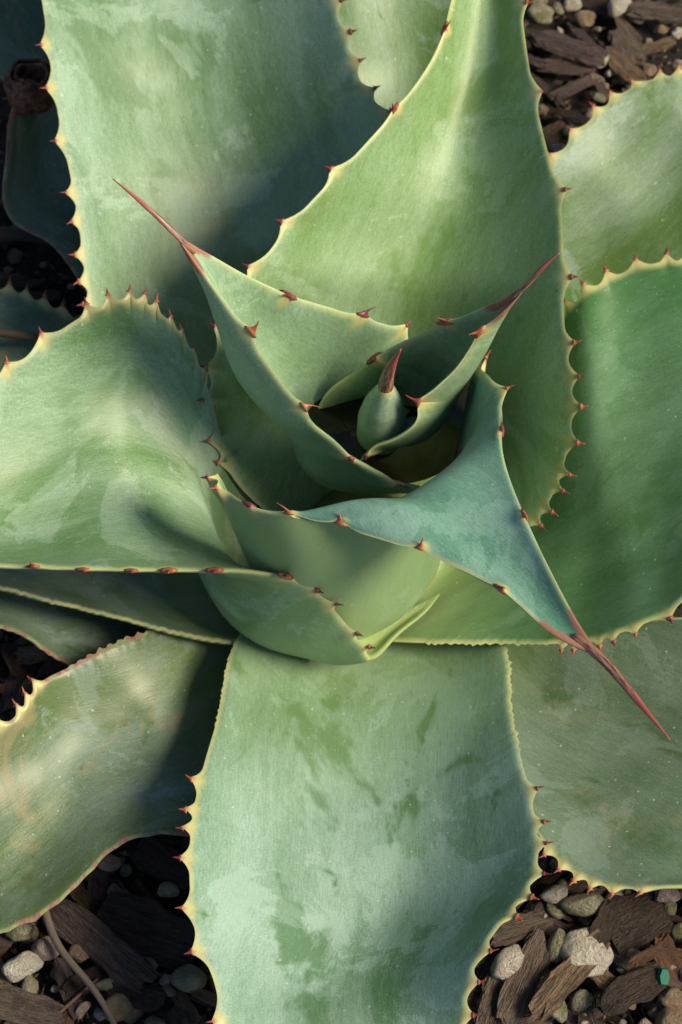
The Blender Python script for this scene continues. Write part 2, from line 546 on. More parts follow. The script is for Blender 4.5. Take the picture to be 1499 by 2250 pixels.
    for j in range(nu):
        P[:, j] = Cc + W * (u[j] / 2) + off * (1 - np.abs(u[j]) ** pp)[:, None]
    env = np.sin(np.pi * np.clip(vv, 0, 1)) ** 0.5
    if curl:                                              # right margin rolled outwards: a crest inside it
        cv = np.sin(np.pi * np.clip((vv - curl_at[0]) / (curl_at[1] - curl_at[0]), 0, 1)) ** 1.4
        cu = np.sin(np.pi * np.clip((u - 0.1) / 0.9, 0, 1) ** 1.5)
        P += (cv[:, None] * cu[None, :] * curl)[..., None] * np.array([0, 0.45, 0.9])
    for j in range(nu):
        for i in range(nv):
            a = noise.noise(Vector((vv[i] * length * 18 + seed * 5.1, u[j] * 1.6, seed)))
            b = noise.noise(Vector((vv[i] * length * 45 + seed * 5.1, u[j] * 0.8 * (halfw[i] * 30 + 1), seed + 9)))
            P[i, j] += Nn[i] * ((a * 2.0 + b * 0.5) * wave * env[i] * min(1, halfw[i] / 0.03))
    reachw = np.minimum(0.0075, halfw * 0.9 + 1e-4)[:, None]
    wl = np.clip(1 - (1 + u)[None, :] * halfw[:, None] / reachw, 0, 1) ** 1.7
    wr = np.clip(1 - (1 - u)[None, :] * halfw[:, None] / reachw, 0, 1) ** 1.7
    P += dispL[:, None, :] * wl[..., None] + dispR[:, None, :] * wr[..., None]
    dv = np.gradient(P, axis=0); du = np.gradient(P, axis=1)
    Ns = np.cross(du, dv); nn = np.linalg.norm(Ns, axis=2, keepdims=True); Ns = Ns / np.maximum(nn, 1e-9)
    bad = (np.einsum('ijk,ik->ij', Ns, Nn) < -0.2)
    dist = (1 - np.abs(u))[None, :] * np.maximum(halfw, 1e-4)[:, None]
    rimv = np.minimum(rim, halfw * 0.9 + 0.0004)[:, None]
    q = np.clip(dist / np.maximum(rimv, 1e-5), 0, 1)
    hm = rimv * np.sqrt(np.clip(1 - (1 - q) ** 2, 0, 1)) * 0.5
    th = thick * (1 - 0.75 * vv)[:, None] * np.minimum(1, halfw / 0.02)[:, None] * (1 - np.abs(u) ** 2.2)[None, :]
    top = P + Ns * hm[..., None]
    bot = P - Ns * (hm + th)[..., None]
    V = np.concatenate([top.reshape(-1, 3), bot.reshape(-1, 3)])
    ii, jj = np.meshgrid(np.arange(nv - 1), np.arange(nu - 1), indexing='ij')
    a = (ii * nu + jj).ravel(); b = a + 1; c = a + nu + 1; d = a + nu
    o2 = nv * nu
    F = np.concatenate([np.stack([a, b, c, d], 1), np.stack([a, d, c, b], 1) + o2])
    # margins: top and bottom rows meet
    extra = []
    for i in range(nv - 1):
        i0, i1 = i * nu, (i + 1) * nu
        extra.append((i0, i1, i1 + o2, i0 + o2))
        extra.append((i0 + nu - 1, i0 + nu - 1 + o2, i1 + nu - 1 + o2, i1 + nu - 1))
    for j in range(nu - 1):
        extra.append((j, j + o2, j + 1 + o2, j + 1))
        e0 = (nv - 1) * nu
        extra.append((e0 + j, e0 + j + 1, e0 + j + 1 + o2, e0 + j + o2))
    me = bpy.data.meshes.new("leaf")
    org = PL
    me.from_pydata((V - org).tolist(), [], F.tolist() + extra)
    smooth(me)
    across = (u[None, :] * halfw[:, None]); along = np.repeat((vv * length)[:, None], nu, 1)
    UV = np.stack([across, along], -1).reshape(-1, 2); UV2 = np.concatenate([UV, UV + np.array([0.7, 0.3])])
    vi = np.zeros(len(me.loops), dtype=np.int64); me.loops.foreach_get("vertex_index", vi)
    ul = me.uv_layers.new(name="leaf"); ul.data.foreach_set("uv", UV2[vi].ravel())
    ea = me.attributes.new("edge", 'FLOAT', 'POINT'); ea.data.foreach_set("value", np.concatenate([(dist * 100).ravel()] * 2))
    basep = np.clip((pale - vv) / max(pale, 1e-3), 0, 1)[:, None] * np.ones((1, nu))
    tipm = np.zeros((nv, nu))
    if brown > 0:
        reach = np.clip((vv - (1 - brown)) / brown, 0, 1)[:, None]
        rimw = np.exp(-(dist / (0.0028 + 0.003 * reach)) ** 1.5)
        tipm = np.clip(reach * 1.25, 0, 1) * np.maximum(rimw, np.clip((reach - 0.72) / 0.2, 0, 1))
    hal = haloL[:, None] * np.clip(1 - (1 + u[None, :]) * halfw[:, None] / 0.005, 0, 1) + haloR[:, None] * np.clip(1 - (1 - u[None, :]) * halfw[:, None] / 0.006, 0, 1)
    top_c = np.stack([basep, tipm, np.clip(hal, 0, 1), np.ones_like(basep)], -1).reshape(-1, 4)
    bot_c = np.stack([np.clip(basep * 0.6 + outer, 0, 1), tipm, np.clip(hal, 0, 1), np.ones_like(basep)], -1).reshape(-1, 4)
    ca = me.color_attributes.new("mask", 'FLOAT_COLOR', 'POINT'); ca.data.foreach_set("color", np.concatenate([top_c, bot_c]).ravel())
    me.update()
    leaf = link("leaf", me, mat, plant)
    if label: leaf["label"] = label
    for (p0, p1, ed, rr, hk, fl) in spines:
        make_spine(leaf, p0, p1, ed, rr, org, hk, fl)
    if tip is not None:
        Ct = Cc[int(nv * 0.985)]
        Cm = Cc[int(nv * 0.93)]
        tp = at(*tip)
        mid = Ct + (tp - Ct) * 0.5 + np.array([0, 0, 0.002])
        r0 = halfw[int(nv * 0.985)] * 0.95 + 0.0008
        tube("tip_spine", [Cm, Ct, mid, tp], [r0 * 0.6, r0, r0 * 0.62 + 0.0004, 0.00025], M_TIP, leaf, org, 0.8, 12, 0.3)
    return leaf


# stem under the rosette
def build_stem():
    prof = [(0.046, -0.01), (0.048, 0.008), (0.044, 0.022), (0.034, 0.036), (0.022, 0.046), (0.010, 0.052), (0.003, 0.053)]
    bm = bmesh.new(); rows = []
    for r, z in prof:
        rows.append([bm.verts.new((math.cos(a) * r * (1 + 0.05 * math.sin(5 * a)), math.sin(a) * r * (1 + 0.05 * math.sin(5 * a)) - 0.012, z))
                     for a in [2 * math.pi * k / 28 for k in range(28)]])
    for i in range(len(rows) - 1):
        for k in range(28):
            bm.faces.new((rows[i][k], rows[i][(k + 1) % 28], rows[i + 1][(k + 1) % 28], rows[i + 1][k]))
    bm.faces.new(rows[-1]); bm.faces.new(rows[0][::-1])
    me = bpy.data.meshes.new("stem"); bm.to_mesh(me); bm.free(); smooth(me)
    N = NT("pale_stem")
    tc = N.n("ShaderNodeTexCoord").outputs["Object"]
    N.L(N.mix(N.noise(tc, 80, 4), (0.10, 0.13, 0.04), (0.22, 0.24, 0.09)), N.bsdf.inputs["Base Color"])
    N.bsdf.inputs["Roughness"].default_value = 0.6
    link("stem", me, N.m, plant)


build_stem()

ML = {k: leaf_material("agave_leaf_" + k, s, **kw) for k, s, kw in (
    ("bottom", 1, dict(green=(0.10, 0.22, 0.10), bloom=(0.27, 0.42, 0.37), bloom_bias=0.12, patch=0.6, mw=0.24, pale=(0.15, 0.23, 0.045))),  # yellow-green base tint, darkened to paint in the shadow of the leaves above
    ("top_left", 2, dict(green=(0.12, 0.23, 0.10), bloom=(0.28, 0.42, 0.33), patch=0.4, bloom_bias=0.12, margin=0.6)),
    ("top_centre", 3, dict(bloom=(0.29, 0.44, 0.28), green=(0.16, 0.29, 0.07), patch=0.45, bloom_bias=0.08, margin=0.75)),
    ("left", 4, dict(green=(0.13, 0.26, 0.10), bloom=(0.31, 0.46, 0.35), bloom_bias=0.12, patch=0.45)),
    ("right", 5, dict(green=(0.075, 0.20, 0.065), bloom=(0.135, 0.27, 0.16), patch=0.4, margin=0.95, mw=0.36)),
    ("funnel", 6, dict(green=(0.09, 0.25, 0.17), bloom=(0.20, 0.38, 0.33), patch=0.2, bloom_bias=0.12, margin=0.6)),
    ("inner", 7, dict(green=(0.18, 0.32, 0.16), bloom=(0.30, 0.46, 0.32), patch=0.15, bloom_bias=0.15, margin=0.5)),
    ("low", 8, dict(green=(0.075, 0.14, 0.06), bloom=(0.16, 0.235, 0.19), patch=0.6, stain=0.18)),  # whole colour darkened to stand in for shade from the leaf above
    ("aged", 9, dict(green=(0.10, 0.16, 0.06), bloom=(0.20, 0.29, 0.27), patch=0.6, stain=0.5, margin=0.45, crust=1.0)),
    ("mottled", 10, dict(green=(0.12, 0.22, 0.06), bloom=(0.29, 0.40, 0.35), patch=0.85)),
    ("sheath", 13, dict(green=(0.16, 0.26, 0.07), bloom=(0.30, 0.42, 0.20), patch=0.3, margin=0.1)),
    ("bud", 14, dict(green=(0.22, 0.36, 0.24), bloom=(0.40, 0.54, 0.45), patch=0.1, bloom_bias=0.2, margin=0.0)),  # lightened colour stands in for sky light falling on the bud
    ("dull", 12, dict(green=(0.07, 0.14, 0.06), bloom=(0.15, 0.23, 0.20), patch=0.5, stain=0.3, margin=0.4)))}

# --- outer and lower leaves
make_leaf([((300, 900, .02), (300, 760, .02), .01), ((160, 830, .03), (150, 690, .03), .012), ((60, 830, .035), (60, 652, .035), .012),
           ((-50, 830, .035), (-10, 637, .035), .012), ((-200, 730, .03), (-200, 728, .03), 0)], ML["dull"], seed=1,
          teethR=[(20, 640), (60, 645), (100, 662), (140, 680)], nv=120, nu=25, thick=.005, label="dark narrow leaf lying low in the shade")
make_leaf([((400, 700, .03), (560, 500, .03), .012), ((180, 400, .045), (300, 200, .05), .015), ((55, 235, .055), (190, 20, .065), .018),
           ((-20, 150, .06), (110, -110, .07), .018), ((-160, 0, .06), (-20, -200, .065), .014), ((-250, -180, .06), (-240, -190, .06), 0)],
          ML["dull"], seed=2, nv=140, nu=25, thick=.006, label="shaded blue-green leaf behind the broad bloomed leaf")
make_leaf([((420, 820, .015), (520, 660, .02), .01), ((195, 650, .03), (330, 500, .04), .014), ((100, 528, .045), (250, 380, .055), .016),
           ((32, 490, .055), (190, 320, .062), .016), ((6, 430, .06), (160, 270, .066), .014), ((14, 350, .066), (145, 235, .07), .012),
           ((24, 250, .075), (115, 200, .078), .008), ((60, 175, .085), (62, 172, .085), 0)],
          ML["aged"], seed=3, nv=160, nu=29, thick=.006, brown=0.22, label="scarred leaf curling up to a dead brown tip")
SCARRED = plant.children[-1]
for o_ in plant.children:
    if str(o_.get("label", "")).startswith("scarred leaf"): SCARRED = o_


def dead_curl():
    """the withered end of the scarred leaf, rolled up into a brown ruffle"""
    N = NT("withered_tip")
    tc = N.n("ShaderNodeTexCoord").outputs["Object"]
    ns = N.noise(tc, 220, 5, .65, .5)
    N.L(N.mix(N.ramp(ns, .35, .65), (.045, .016, .010), (.26, .11, .06)), N.bsdf.inputs["Base Color"])
    N.bsdf.inputs["Roughness"].default_value = .7
    N.bump(ns, .8, .002)
    c = at(68, 192, .082); V, F = [], []
    turns, nw = 46, 7
    for i in range(turns):
        a = i / (turns - 1) * 2 * math.pi * 1.7; r = .0135 - .0075 * i / turns
        for j in range(nw):
            h = (j / (nw - 1) - .5) * .024
            rr = r * (1 + .22 * noise.noise(Vector((a * 1.3, h * 120, 2)))) + .002 * math.cos(h * 160)
            V.append(c - PL + np.array([math.cos(a) * rr * 1.15, math.sin(a) * rr + h * .35, h * .8 + .002 * math.sin(a * 3)]))
    for i in range(turns - 1):
        for j in range(nw - 1):
            b = i * nw + j
            F.append((b, b + 1, b + nw + 1, b + nw))
    me = bpy.data.meshes.new("dead_tip"); me.from_pydata([tuple(v) for v in V], [], F); smooth(me)
    o = link("dead_tip", me, N.m, SCARRED)
    so = o.modifiers.new("thickness", 'SOLIDIFY'); so.thickness = .0016
    o["label"] = "withered brown curled leaf end"


dead_curl()
make_leaf([((560, 1380, .0), (500, 1300, .01), .004), ((330, 1425, .010), (300, 1200, .025), .006), ((205, 1462, .03), (150, 1150, .04), .014),
           ((130, 1448, .04), (60, 1150, .048), .015), ((60, 1402, .045), (-30, 1150, .055), .015), ((-20, 1375, .047), (-130, 1180, .055), .012),
           ((-150, 1340, .047), (-220, 1230, .05), .008), ((-280, 1270, .04), (-280, 1268, .04), 0)], ML["aged"], seed=4, nv=150, nu=29, thick=.006,
          fineL=(.3, .8, 16, .0012), label="grey weathered leaf with a corky edge")
make_leaf([((900, 800, .01), (1000, 900, .01), .005), ((1100, 500, .045), (1260, 780, .02), .014), ((1205, 372, .065), (1440, 720, .035), .02),
           ((1258, 305, .075), (1580, 640, .055), .022), ((1330, 232, .083), (1660, 550, .07), .022), ((1410, 182, .088), (1720, 450, .095), .02),
           ((1490, 165, .09), (1740, 330, .095), .015), ((1680, 140, .09), (1682, 142, .09), 0)], ML["mottled"], seed=5,
          teethL=[(1212, 345), (1257, 290), (1317, 248), (1346, 207), (1410, 200), (1449, 148), (1490, 140)], thick=.008,
          label="mottled leaf with bloom rubbed off in patches")
make_leaf([((1000, 1250, .005), (900, 1400, .01), .006), ((1230, 1390, .015), (1050, 1600, .025), .012), ((1430, 1360, .035), (1150, 1775, .043), .022),
           ((1640, 1370, .055), (1212, 1875, .05), .024), ((1790, 1450, .07), (1300, 1938, .056), .024), ((1880, 1570, .07), (1400, 1952, .06), .022),
           ((1930, 1710, .07), (1500, 1950, .06), .018), ((1920, 1850, .065), (1650, 1960, .06), .01), ((1870, 2010, .06), (1868, 2012, .06), 0)],
          ML["low"], seed=6, teethR=[(1195, 1880), (1230, 1910), (1262, 1937), (1297, 1957), (1346, 1973), (1417, 1956)], fineR=(.15, .42, 16, .0012),
          thick=.008, label="dull grey-green leaf with dried watermarks, shade painted into its colour")
make_leaf([((640, 1520, .02), (560, 1330, .012), .008), ((545, 1760, .03), (420, 1362, .03), .014), ((470, 1840, .038), (265, 1412, .055), .02),
           ((375, 1832, .042), (150, 1468, .06), .022), ((275, 1850, .045), (85, 1508, .063), .022), ((185, 1930, .045), (35, 1575, .065), .02),
           ((95, 2008, .045), (-40, 1625, .065), .018), ((0, 2050, .045), (-130, 1720, .06), .014), ((-120, 2090, .045), (-220, 1850, .05), .01),
           ((-300, 2060, .04), (-300, 2056, .04), 0)], ML["aged"], seed=7, teethR=[(70, 1502), (60, 1540), (38, 1560), (0, 1602)],
          fineR=(.2, .42, 13, .002), fineL=(.3, .85, 12, .0012), thick=.008, wave=.002, label="aged leaf with tan blotches and a pitted rusty margin")
make_leaf([((620, 1405, .03), (560, 1250, .015), .008), ((520, 1408, .04), (450, 1230, .03), .012), ((350, 1380, .055), (300, 1130, .04), .016),
           ((200, 1345, .065), (150, 1080, .048), .018), ((90, 1318, .07), (0, 1060, .055), .018), ((0, 1290, .072), (-120, 1080, .06), .016),
           ((-150, 1260, .072), (-220, 1050, .08), .01), ((-350, 1150, .07), (-350, 1148, .07), 0)], ML["low"], seed=8, fineL=(.1, .8, 34, .0012),
          thick=.008, label="leaf with finely serrated edge tucked beneath the broad spoon leaf")
make_leaf([((830, 760, .01), (960, 760, .01), .005), ((745, 420, .035), (1050, 400, .05), .012), ((740, 200, .08), (1090, 200, .09), .02),
           ((730, 0, .105), (1080, 0, .105), .024), ((730, -250, .125), (1050, -250, .125), .015), ((880, -470, .12), (884, -470, .12), 0)],
          ML["mottled"], seed=9, thick=.008, label="pale mottled leaf showing between two larger leaves")
make_leaf([((620, 960, .01), (880, 880, .02), .015), ((390, 850, .03), (890, 680, .05), .03), ((212, 705, .085), (895, 480, .09), .046),
           ((184, 580, .105), (890, 365, .115), .052), ((165, 440, .122), (862, 272, .13), .054), ((137, 300, .135), (800, 190, .143), .054),
           ((112, 150, .145), (762, 95, .153), .05), ((98, 40, .152), (738, 12, .16), .044), ((85, -90, .158), (700, -120, .165), .036),
           ((160, -300, .165), (600, -330, .165), .018), ((380, -600, .16), (384, -600, .16), 0)], ML["top_left"], seed=10,
          teethL=[(94, 100), (104, 195), (126, 310), (151, 422), (162, 487), (171, 558), (182, 616), (190, 665)],
          teethR=[(748, 3), (766, 72), (791, 133), (819, 195), (845, 248)], thick=.011, label="broad bloomed leaf with purple-tipped teeth, partly shaded")
make_leaf([((960, 1180, .03), (860, 1408, .028), .012), ((1120, 980, .025), (985, 1412, .042), .016), ((1185, 820, .055), (1110, 1412, .052), .026),
           ((1232, 705, .092), (1215, 1414, .064), .036), ((1285, 645, .115), (1305, 1408, .075), .04), ((1350, 607, .12), (1385, 1383, .085), .038),
           ((1420, 583, .125), (1455, 1352, .092), .036), ((1500, 572, .13), (1520, 1305, .1), .032), ((1650, 610, .13), (1680, 1200, .11), .022),
           ((1950, 900, .12), (1950, 904, .12), 0)], ML["right"], seed=11, teethL=[(1242, 670), (1281, 627), (1328, 593), (1395, 568), (1465, 547), (1510, 545)],
          teethR=[(1478, 1364), (1398, 1395), (1350, 1410), (1320, 1422), (1262, 1434), (1235, 1432)], fineR=(.1, .36, 16, .0016),
          thick=.010, zsag=.5, label="smooth deep green leaf with yellow toothed edge")
make_leaf([((980, 1290, .015), (640, 1290, .015), .01), ((1108, 1420, .045), (512, 1420, .045), .028), ((1122, 1540, .056), (484, 1550, .056), .03),
           ((1138, 1640, .066), (457, 1650, .066), .036), ((1164, 1740, .076), (430, 1760, .076), .042), ((1182, 1850, .084), (417, 1870, .084), .046),
           ((1172, 1930, .088), (418, 1960, .088), .046), ((1105, 2025, .09), (436, 2070, .09), .043), ((1048, 2115, .09), (468, 2150, .09), .038),
           ((1020, 2240, .088), (490, 2255, .088), .022), ((960, 2420, .08), (560, 2420, .08), .015), ((760, 2650, .07), (764, 2650, .07), 0)],
          ML["bottom"], seed=12, teethL=[(1170, 1735), (1193, 1808), (1199, 1855), (1198, 1923), (1165, 1976), (1130, 2020), (1064, 2092), (1034, 2160), (1020, 2232)],
          teethR=[(428, 1714), (417, 1782), (402, 1822), (388, 1886), (399, 1996), (411, 2094), (476, 2245)],
          fineL=(.07, .36, 26, .0017), fineR=(.07, .3, 22, .0009), thick=.011, pale=.42, label="broad leaf with blue bloom and yellow edge reaching out beneath the funnel leaf")
# --- the two big clasping leaves
make_leaf([((660, 1180, .02), (940, 1230, .02), .03, 3.0), ((520, 1060, .075), (1150, 1172, .066), .07, 3.4), ((467, 930, .11), (1240, 1020, .1), .112, 3.3),
           ((468, 810, .13), (1258, 870, .122), .108, 2.9), ((498, 700, .142), (1243, 745, .138), .085, 2.5), ((562, 595, .157), (1238, 620, .153), .062),
           ((632, 500, .168), (1236, 490, .167), .054), ((738, 385, .178), (1218, 385, .176), .046), ((862, 250, .187), (1180, 240, .186), .036),
           ((955, 115, .195), (1157, 115, .195), .026), ((992, 0, .2), (1142, 0, .2), .018), ((1030, -120, .205), (1120, -120, .205), .008),
           ((1083, -280, .21), (1086, -280, .21), 0)], ML["top_centre"], seed=13,
          teethL=[(549, 584), (624, 487), (733, 372), (868, 236, .005), (990, 66, .005), (479, 717), (453, 805), (446, 880), (476, 970), (503, 1017)],
          teethR=[(1140, 8), (1180, 205), (1234, 417), (1261, 608), (1258, 752), (1268, 826), (1284, 892), (1279, 974), (1262, 1046), (1246, 1084), (1218, 1128), (1190, 1160)],
          thick=.012, pale=.04, brown=.12, tip=(1110, -430, .215), label="tall leaf standing upright, pale stripe down its face")
make_leaf([((815, 1448, .058), (560, 1090, .05), .03), ((745, 1352, .108), (505, 1010, .085), .06), ((680, 1290, .134), (465, 880, .12), .064),
           ((590, 1260, .143), (405, 750, .15), .062), ((465, 1252, .142), (342, 682, .165), .058), ((285, 1253, .15), (262, 660, .175), .05),
           ((100, 1248, .152), (120, 735, .172), .045), ((-50, 1240, .152), (0, 830, .165), .038), ((-220, 1200, .15), (-150, 930, .155), .022),
           ((-420, 1060, .15), (-420, 1056, .15), 0)], ML["left"], seed=14,
          teethR=[(14, 818), (90, 743), (187, 666), (235, 643), (285, 636), (320, 649), (345, 672), (378, 712), (402, 745), (428, 785), (460, 822)],
          teethL=[(72, 1234, .004), (183, 1248, .003), (287, 1250, .003), (370, 1250, .003), (470, 1250, .003), (622, 1262, .002), (688, 1284), (733, 1315), (775, 1385), (803, 1412)],
          thick=.013, p=2.4, zsag=.6, outer=.2, pale=.15, label="broad spoon-shaped leaf with many teeth, its rim cut by red spines")
make_leaf([((735, 1325, .05), (785, 1425, .055), .004), ((798, 1366, .04), (818, 1446, .05), .006), ((850, 1362, .035), (864, 1402, .04), .004),
           ((905, 1335, .032), (928, 1350, .034), .002), ((965, 1305, .03), (966, 1307, .03), 0)], ML["sheath"], seed=21, nv=50, nu=19, thick=.004, pale=1.6, wave=.0005,
          label="short yellow-green leaf base wrapped round the foot of the funnel leaf")
# --- funnel leaf in front of the heart
make_leaf([((1040, 810, .11), (478, 1040, .14), (805, 1362, .03), 2.7), ((1050, 805, .138), (488, 1066, .162), (818, 1318, .065), 2.7),
           ((1070, 822, .15), (530, 1100, .167), (838, 1225, .12), 2.8), ((1098, 868, .163), (610, 1128, .18), (865, 1130, .158), 2.4),
           ((1104, 930, .173), (700, 1146, .185), (900, 1090, .174), 2.2), ((1104, 985, .18), (790, 1172, .19), (950, 1092, .182), 2.0),
           ((1125, 1065, .188), (880, 1200, .195), (1005, 1135, .186), 2.0), ((1165, 1160, .197), (1000, 1245, .2), (1080, 1208, .191), 2.0),
           ((1215, 1265, .206), (1130, 1320, .208), (1170, 1300, .2), 2.0), ((1275, 1375, .214), (1225, 1400, .214), (1250, 1390, .211), 2.0),
           ((1318, 1438, .218), (1312, 1440, .218), (1315, 1440, .218), 2.0)], ML["funnel"], seed=15, nv=280,
          teethL=[(1045, 790), (1075, 775), (1120, 855), (1096, 950, .004), (1145, 1138, .003)],
          teethR=[(452, 1052), (485, 1072), (552, 1108, .004), (640, 1118, .004), (758, 1130, .004), (934, 1184, .005), (1106, 1288, .004)],
          dz=.013, pale=.06, outer=1.2, curl=.010, curl_at=(.06, .72), thick=.008, brown=.22, tip=(1473, 1626, .235), label="funnel-shaped leaf tapering to a long purple-brown spine", wave=.0006)
# --- inner leaves round the bud
make_leaf([((930, 1072, .135), (960, 820, .11), .072), ((862, 1052, .160), (900, 752, .152), .066), ((785, 1010, .176), (872, 722, .170), .06),
           ((735, 970, .187), (805, 702, .19), .055), ((682, 926, .2), (730, 678, .205), .048), ((640, 868, .213), (662, 658, .22), .04),
           ((590, 800, .23), (602, 634, .236), .028), ((530, 715, .25), (540, 604, .253), .017), ((470, 632, .268), (482, 571, .27), .008),
           ((425, 572, .282), (433, 543, .283), .003), ((386, 516, .295), (388, 515, .295), 0)], ML["inner"], seed=16, nv=260,
          teethL=[(575, 712, .006), (690, 878, .002), (780, 982), (876, 1046), (918, 1058)], teethR=[(628, 660, .004), (797, 692, .002), (893, 716)],
          thick=.007, brown=.20, tip=(248, 393, .315), label="curved inner leaf ending in a long red spine", wave=.0006, dz=-.03, rim=.0048, pale=.05, outer=0.0)
make_leaf([((705, 950, .11), (770, 1050, .11), .062), ((700, 895, .134), (795, 1005, .138), .06), ((728, 852, .15), (812, 984, .153), .055),
           ((790, 810, .168), (858, 968, .165), .05), ((838, 776, .185), (914, 928, .178), .043), ((900, 744, .2), (938, 878, .192), .033),
           ((985, 709, .225), (1000, 812, .215), .02), ((1060, 677, .25), (1060, 728, .243), .01), ((1105, 656, .265), (1112, 680, .262), .004),
           ((1160, 622, .28), (1162, 624, .28), 0)], ML["inner"], seed=17, nv=240, teethL=[(828, 795, .002), (983, 712, .002)],
          teethR=[(790, 978), (892, 872, .003), (1050, 722, .003)], thick=.006, brown=.30, tip=(1229, 556, .30),
          label="smallest opened leaf curled round the bud, brown along both edges", wave=.0004, dz=-.03, outer=0.1, spine_r=.0012, rim=.0045, pale=.1)


# --- the unopened bud
def build_bud():
    base = at(832, 985, .085); neck = at(848, 848, .162)
    pts = [base + (neck - base) * k for k in (0, .25, .5, .72, .88, 1.0)]
    o = tube("bud", pts, [.0105, .0138, .0140, .0112, .0072, .0040], ML["bud"], plant, PL, 1.0, 28, 0.0, 40)
    me = o.data; nvx = len(me.vertices)
    e = me.attributes.new("edge", 'FLOAT', 'POINT'); e.data.foreach_set("value", [3.0] * nvx)
    ca = me.color_attributes.new("mask", 'FLOAT_COLOR', 'POINT')
    al = np.zeros(nvx); me.attributes["along"].data.foreach_get("value", al)
    ca.data.foreach_set("color", np.stack([al * 0.0, np.zeros(nvx), np.clip((al - .9) * 8, 0, 1), np.ones(nvx)], -1).ravel())
    o["label"] = "closed pointed bud with a red tip"
    tp = at(881, 767, .205)
    tube("tip_spine", [base + (neck - base) * .93, neck, neck + (tp - neck) * .5 + np.array([-.0015, 0, 0]), tp], [.0040, .0045, .0030, .0005], M_TIP, o, PL, 1.0, 12, 0.0)


build_bud()


# --- rainwater held in the heart
def build_water():
    c = at(856, 914, .103)
    N = NT("still_water")
    N.bsdf.inputs["Base Color"].default_value = (0.018, 0.017, 0.010, 1)
    N.bsdf.inputs["Transmission Weight"].default_value = 0.35
    N.bsdf.inputs["IOR"].default_value = 1.33
    N.bsdf.inputs["Roughness"].default_value = 0.0
    tc = N.n("ShaderNodeTexCoord").outputs["Object"]
    N.bump(N.noise(tc, 60, 2, 0.5), 0.3, 0.003)
    V = [(0, 0, 0)]; F = []; K = 48; rings = 6
    for r in range(1, rings + 1):
        for k in range(K):
            a = 2 * math.pi * k / K
            V.append((math.cos(a) * .052 * r / rings, math.sin(a) * .046 * r / rings, 0.0))
    for k in range(K):
        F.append((0, 1 + k, 1 + (k + 1) % K))
        for r in range(rings - 1):
            F.append((1 + r * K + k, 1 + (r + 1) * K + k, 1 + (r + 1) * K + (k + 1) % K, 1 + r * K + (k + 1) % K))
    me = bpy.data.meshes.new("water_pool"); me.from_pydata(V, [], F); smooth(me)
    o = link("water_pool", me, N.m); o.location = c
    tag(o, "small dark pool of rainwater held in the heart of the agave", "water")


build_water()


# ------------------------------------------------------------------ mulch: bark chips and pebbles
def chip_mesh(i):
    """a torn splinter of bark: plank-like, ridged along the grain, with ragged ends"""
    r = random.Random(100 + i)
    nx, k = 11, 14
    Wd, Hh = r.uniform(.22, .44), r.uniform(.07, .15)
    V, F = [], []
    bend = r.uniform(-.05, .05); skew = r.uniform(-.12, .12); narrow = r.uniform(-.25, .25)
    sec = []
    for b in range(k):                                   # rough box section
        a = 2 * math.pi * b / k
        c_, s_ = math.cos(a), math.sin(a); m = max(abs(c_), abs(s_)) ** .85
        sec.append((c_ / m, s_ / m))
    ridge = [r.uniform(.72, 1.2) for _ in range(k)]
    jag = [r.uniform(-.13, .13) for _ in range(k)]; jag2 = [r.uniform(-.13, .13) for _ in range(k)]
    for a in range(nx):
        t = a / (nx - 1)
        e = min(1, t / .12, (1 - t) / .12)
        wv = (1 + narrow * (2 * t - 1)) * (.78 + .22 * e)
        for b in range(k):
            y, z = sec[b]
            x = (t - .5) * 1.0 + jag[b] * max(0, 1 - t / .3) + jag2[b] * max(0, 1 - (1 - t) / .3) + skew * y * .4
            ny = 1 + .30 * noise.noise(Vector((t * 5 + i * 7, y * 1.4, z)))
            nz = ridge[b] * (1 + .5 * noise.noise(Vector((t * 6 + i * 3, b * .8, 4))))
            V.append((x, y * Wd / 2 * wv * ny, z * Hh / 2 * nz * (.55 + .45 * e) + bend * (2 * t - 1) ** 2))
    for a in range(nx - 1):
        for b in range(k):
            b2 = (b + 1) % k
            F.append((a * k + b, (a + 1) * k + b, (a + 1) * k + b2, a * k + b2))
    F.append(tuple(range(k))); F.append(tuple((nx - 1) * k + b for b in range(k - 1, -1, -1)))
    me = bpy.data.meshes.new("bark_chip"); me.from_pydata(V, [], F)
    me.materials.append(M_BARK)
    bm = bmesh.new(); bm.from_mesh(me); bmesh.ops.recalc_face_normals(bm, faces=bm.faces); bm.to_mesh(me); bm.free()
    return me


def pebble_mesh(i, mat):
    r = random.Random(300 + i)
    bm = bmesh.new(); bmesh.ops.create_icosphere(bm, subdivisions=3, radius=0.5)
    sx, sy, sz = 1.0, r.uniform(.62, .95), r.uniform(.5, .75)
    for v in bm.verts:
        d = 1 + .30 * noise.noise(v.co * 2.2 + Vector((i * 3.1, 0, 0))) + .09 * noise.noise(v.co * 6 + Vector((0, i, 0)))
        c = v.co * d
        v.co = Vector((c.x * sx, c.y * sy, c.z * sz))
    me = bpy.data.meshes.new("pebble"); bm.to_mesh(me); bm.free(); smooth(me); me.materials.append(mat)
    return me


CHIPS = [chip_mesh(i) for i in range(12)]
PEBS = [[pebble_mesh(i + 10 * m, M_STONE[m]) for i in range(5)] for m in range(4)]
taken = []
TONES = {"dark brown": (0.13, 0.082, 0.062), "grey-brown": (0.33, 0.245, 0.20), "tan": (0.50, 0.34, 0.21), "reddish": (0.32, 0.16, 0.085), "purplish": (0.27, 0.185, 0.175)}


